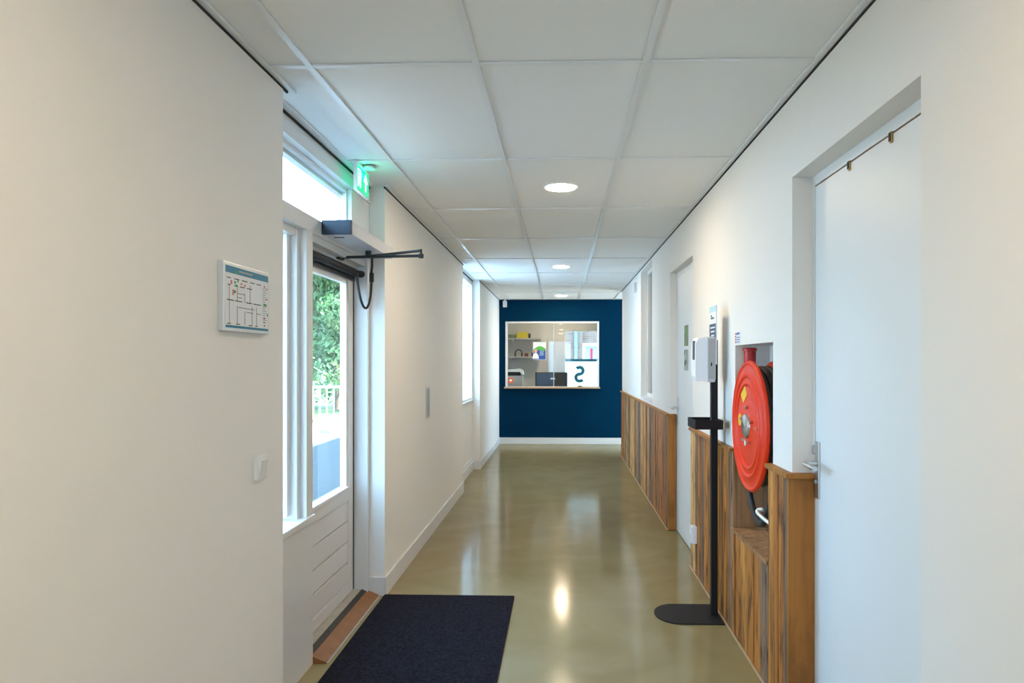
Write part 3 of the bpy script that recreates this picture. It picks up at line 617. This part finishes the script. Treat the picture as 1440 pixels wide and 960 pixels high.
ms = tag(empty('motion_sensor', (-.97, YE, 2.4)), 'small white motion sensor hung under the ceiling on the blue wall', 'sensor')
mb().box(-1.005, -.935, YE-.05, YE, 2.342, 2.45, .008).build('housing', 'whiteplastic', ms)
mb().box(-.985, -.955, YE-.025, YE, 2.45, C, .002).build('mount', 'whiteplastic', ms)
# reception room behind
rb = mb().box(XL, .06, 13.82, 13.95, 0, C+.1).box(.80, 3.2, 13.82, 13.95, 0, C+.1).box(.06, .80, 13.82, 13.95, 0, .90).box(.06, .80, 13.82, 13.95, 2.02, C+.1)
st(rb.build('wall_reception', 'greywall'), 'grey wall at the back of the reception room', 'wall')
st(mb().box(1.15, 1.25, YE+.12, 13.82, 0, C+.05).build('wall_reception_side', 'greywall'))
w6 = st(empty('window_6', (.43, 13.85, .9)), 'bright outer window of the reception with frosted lower half and large letter', 'window')
mb().box(.06, .075, 13.83, 13.90, .90, 2.02).box(.785, .80, 13.83, 13.90, .90, 2.02).box(.075, .785, 13.83, 13.90, 2.0, 2.02).box(.075, .785, 13.83, 13.90, .90, .93).build('window_frame', 'white', w6)
mb().box(.075, .785, 13.862, 13.866, .93, 2.0).build('pane', 'glass', w6)
mb().box(.075, .785, 13.858, 13.861, .93, 1.425).build('frosted_film', 'frost', w6)
mb().box(.075, .785, 13.853, 13.857, 1.425, 1.462).box(.075, .785, 13.853, 13.857, 1.41, 1.43).build('teal_stripe', 'teal', w6)
# mirrored letter S (it is written to be read from outside)
sp = []
cx_, zt, zb, rr = .352, 1.232, 1.098, .068
for k in range(13): a = R(35+(235)*k/12); sp.append((cx_+rr*math.cos(a), zt+rr*.98*math.sin(a)))
for k in range(13): a = R(90-(235)*k/12); sp.append((cx_+rr*math.cos(a)*1.08, zb+rr*1.02*math.sin(a)))
sp = [(2*cx_-xx, zz) for xx, zz in sp]
hw = .033; e1 = []; e2 = []
for i, (xx, zz) in enumerate(sp):
    a = sp[max(0, i-1)]; c_ = sp[min(len(sp)-1, i+1)]; dx, dz = c_[0]-a[0], c_[1]-a[1]; l = math.hypot(dx, dz); nx, nz = -dz/l*hw, dx/l*hw
    e1.append((xx+nx, zz+nz)); e2.append((xx-nx, zz-nz))
q = mb()
for i in range(len(sp)-1): q.quad([(e1[i][0], 13.852, e1[i][1]), (e1[i+1][0], 13.852, e1[i+1][1]), (e2[i+1][0], 13.852, e2[i+1][1]), (e2[i][0], 13.852, e2[i][1])])
q.build('letter', 'teal', w6)
# reception furniture
def shelf(z, lb):
    s_ = tag(empty('wall_shelf', (-.7, 13.7, z)), lb, 'shelf', 'reception shelves')
    mb().box(-1.06, -.40, 13.58, 13.82, z-.028, z, .003).build('board', 'grey', s_)
    for xx in (-.95, -.5): mb().box(xx-.008, xx+.008, 13.66, 13.82, z-.06, z-.028).build('bracket', 'grey', s_)
shelf(1.862, 'upper grey wall shelf behind the reception glass, holding the yellow box')
shelf(1.508, 'lower grey wall shelf behind the reception glass, below the yellow box')
yb = tag(mb().box(-.86, -.645, 13.62, 13.80, 1.862, 1.972, .006).build('storage_box', 'yellowbox'), 'yellow storage box on the upper shelf behind reception glass', 'box')
mb().box(-.865, -.64, 13.615, 13.803, 1.955, 1.974, .003).build('lid', 'yellowbox', yb)
tag(mb().box(-.635, -.60, 13.62, 13.78, 1.862, 1.95, .003).build('ring_binder', 'black'), 'thin black binder beside the yellow box on the upper shelf', 'binder')
tag(mb().box(-1.03, -.90, 13.64, 13.79, 1.862, 1.93, .004).build('cardboard_box', 'olive'), 'small olive box at the end of the upper shelf', 'box')
mg = tag(empty('headphones', (-.83, 13.7, 1.508)), 'black headphones standing on the lower shelf behind the glass', 'headphones')
mb().tube([(-.83+.065*math.cos(R(200-220*k/16)), 13.7, 1.575+.065*math.sin(R(200-220*k/16))) for k in range(17)], .010, 10).build('headband', 'black', mg, True)
for xx in (-.893, -.767): mb().lathe([(0, .018), (.03, .018), (.036, .006), (.036, -.012), (0, -.012)], (xx, 13.7, 1.546), (1 if xx > -.83 else -1, 0, 0), 20).build('ear_cup', 'black', mg, True)
tag(mb().box(-.72, -.64, 13.66, 13.76, 1.508, 1.572, .004).build('small_box', 'darkwood'), 'small brown box on the lower shelf beside the headphones', 'box')
tag(mb().lathe([(0, 0), (.03, 0), (.034, .07), (.030, .07), (.027, .006), (0, .006)], (-.55, 13.7, 1.508), (0, 0, 1), 20).build('cup', 'black', None, True), 'small black cup at the end of the lower shelf', 'cup')
dk = tag(empty('reception_desk', (-.2, 12.75, 0)), 'desk behind the reception window carrying the monitors', 'desk')
mb().box(-1.05, 1.10, 12.32, 13.05, .72, .75, .003).build('desk_top', 'lightgrey', dk)
for xx in (-1.02, 1.02): mb().box(xx-.02, xx+.02, 12.36, 13.0, 0, .72).build('leg_panel', 'grey', dk)
def monitor(x0, x1, y, lb, screen):
    m_ = tag(empty('monitor', ((x0+x1)/2, y, .75)), lb, 'monitor', 'reception monitors'); c_ = (x0+x1)/2
    mb().box(x0, x1, y, y+.035, .93, 1.222, .006).build('casing', 'black', m_)
    mb().box(x0+.012, x1-.012, y+.035, y+.037, .945, 1.208).build('screen', 'screen', m_)
    if screen: mb().box(x0+.02, x1-.02, y-.002, y, .95, 1.20).build('rear_panel', 'screen', m_)
    mb().box(c_-.02, c_+.02, y+.005, y+.03, .76, .95).build('stand', 'black', m_)
    mb().box(c_-.09, c_+.09, y-.06, y+.10, .75, .762, .004).build('foot', 'black', m_)
monitor(-.465, -.12, 12.55, 'dark blue monitor behind the reception glass beside the printer', True)
monitor(-.13, .105, 12.50, 'black monitor behind the reception glass beside the frosted window', False)
pn = tag(empty('printer', (-.87, 12.75, .75)), 'grey printer with white lid behind the reception glass', 'printer')
mb().box(-1.03, -.70, 12.62, 12.98, .75, 1.16, .02).build('body', 'grey', pn, True)
mb().prism([(-1.03, 12.60, 1.26), (-.76, 12.60, 1.28), (-.70, 12.60, 1.25), (-.68, 12.60, 1.18), (-.71, 12.60, 1.18), (-.74, 12.60, 1.225), (-1.03, 12.60, 1.225)], (0, .36, 0)).build('lid', 'whiteplastic', pn)
mb().box(-1.02, -.74, 12.64, 12.96, 1.16, 1.226).build('paper_tray', 'blackmetal', pn)

# ------------------------------------------------------------------ outside
st(mb().box(-4.3, -1.31, -20, 17.0, -.2, -.06).build('ground', 'paving'), 'outside paving coloured darker to show the building shade', 'ground')
st(mb().box(-60, -4.3, -20, 17.0, -.2, -.06).build('sunlit_paving', 'litpaving'), 'outside paving coloured paler to show sunlight beyond the shade', 'sunlit_paving')
st(mb().box(-60, -1.42, 17.0, 70, -.2, -.058).box(-1.42, 60, 14.1, 70, -.2, -.06).build('lawn', 'lawn'), 'sunlit green lawn beyond the white fence', 'lawn')
fe = tag(empty('railing_fence', (-6, 16.8, -.06)), 'white metal railing fence in front of the green trees outside', 'fence')
mb().box(-11, -2.6, 16.785, 16.815, .78, .83).box(-11, -2.6, 16.79, 16.81, .02, .05).build('rail', 'fence', fe)
bars = 0; xx = -7.6
while xx < -3.0:
    mb().box(xx-.012, xx+.012, 16.788, 16.812, .05, .78).build('baluster', 'fence', fe); xx += .165
for xx in (-10.9, -7.7, -5.2, -2.65): mb().box(xx-.03, xx+.03, 16.77, 16.83, -.06, .90).build('post', 'fence', fe)
blk = tag(mb().box(-4.95, -4.72, 14.3, 14.5, -.06, .02, .01).build('concrete_block', 'concrete'), 'low grey concrete block on the paving outside the glass door', 'block')
def tree(x, y, h, r, n, leaf, lb, trunk=True, low=.2):
    t = tag(empty('tree', (x, y, -.06)), lb, 'tree', 'trees outside the entrance door')
    rnd = random.Random(x*7+y)
    tk = mb(); tk.tube([(x, y, -.06), (x+.05, y, h*.3), (x-.05, y+.05, h*.6), (x, y, h*.85)], [.13, .10, .06, .02], 10)
    for k in range(7):
        a = rnd.random()*6.28; z_ = h*(.25+.09*k); tk.tube([(x, y, z_), (x+math.cos(a)*r*.35, y+math.sin(a)*r*.35, z_+.35), (x+math.cos(a)*r*.7, y+math.sin(a)*r*.7, z_+.6)], [.045, .03, .01], 6)
    tk.build('trunk', 'bark', t, True)
    blobs = []
    for k in range(26):
        a = rnd.random()*6.28; q_ = rnd.random()**.6*r*.75; z_ = h*(low+(.92-low)*rnd.random()); sh = 1-.55*max(0, z_/h-.5)*2
        blobs.append((x+math.cos(a)*q_*sh, y+math.sin(a)*q_*sh, z_, r*(.28+.2*rnd.random())))
    V = []; F = []
    for i in range(n):
        bx, by, bz, br = rnd.choice(blobs)
        d = Vector((rnd.gauss(0, 1), rnd.gauss(0, 1), rnd.gauss(0, 1))).normalized()*br*(.55+.5*rnd.random())
        c_ = Vector((bx, by, bz))+d
        if c_.z < .0: c_.z = .02+rnd.random()*.2
        nrm = (d.normalized()+Vector((rnd.gauss(0, .6), rnd.gauss(0, .6), rnd.gauss(0, .6)))).normalized()
        u = nrm.orthogonal().normalized(); v = nrm.cross(u); s_ = .05+.05*rnd.random(); a = rnd.random()*6.28
        u, v = u*math.cos(a)+v*math.sin(a), v*math.cos(a)-u*math.sin(a)
        k = len(V); V += [c_-u*s_*1.3-t.location, c_+v*s_*.6+nrm*.01-t.location, c_+u*s_*1.3-t.location, c_-v*s_*.6+nrm*.01-t.location]; F.append((k, k+1, k+2, k+3))
    me = bpy.data.meshes.new('foliage'); me.from_pydata([tuple(v) for v in V], [], F); me.materials.append(M[leaf])
    o = bpy.data.objects.new('foliage', me); COL.objects.link(o); o.parent = t
tree(-6.9, 21.5, 5.1, 2.2, 15000, 'leafa', 'leafy green tree behind the fence, filling most of the door glass')
tree(-12.2, 24.5, 5.4, 2.3, 11000, 'leafb', 'paler green tree farther from the building behind the fence')
tree(-9.3, 19.2, .9, .8, 4000, 'leafb', 'low pale bush just behind the white fence', low=.1)
tree(-4.3, 19.2, .9, .8, 4000, 'leafa', 'low dark green bush just behind the white fence', low=.1)
tree(-1.8, 28, 5.2, 2.6, 9000, 'leafa', 'broad green tree standing near the end of the fence')
tree(-19.0, 27, 5.4, 2.8, 7000, 'leafa', 'wide green tree at the far end of the fence')
nb = tag(empty('neighbour_building', (.5, 21, 0)), 'pale brick building seen through the reception outer window', 'building')
mb().box(-3, .62, 21, 22, -.06, 5).box(.62, 4, 21.2, 22, 1.95, 5).box(.62, 4, 21.2, 22, -.06, .9).build('brick_wall', 'brick', nb)
mb().tube([(.42, 20.93, -.06), (.42, 20.93, 4.9)], .055, 14).build('downpipe', 'concrete', nb, True)
mb().box(.62, .70, 21.14, 21.3, .9, 1.95).box(1.6, 1.68, 21.14, 21.3, .9, 1.95).box(.70, 1.6, 21.14, 21.3, 1.86, 1.95).build('window_frame', 'white', nb)
mb().box(.70, 1.6, 21.22, 21.23, .9, 1.86).build('pane', mat('dim_glass', (.35, .40, .45), .1), nb)
mb().box(.86, .93, 21.19, 21.215, .9, 1.80).build('curtain', 'magenta', nb)
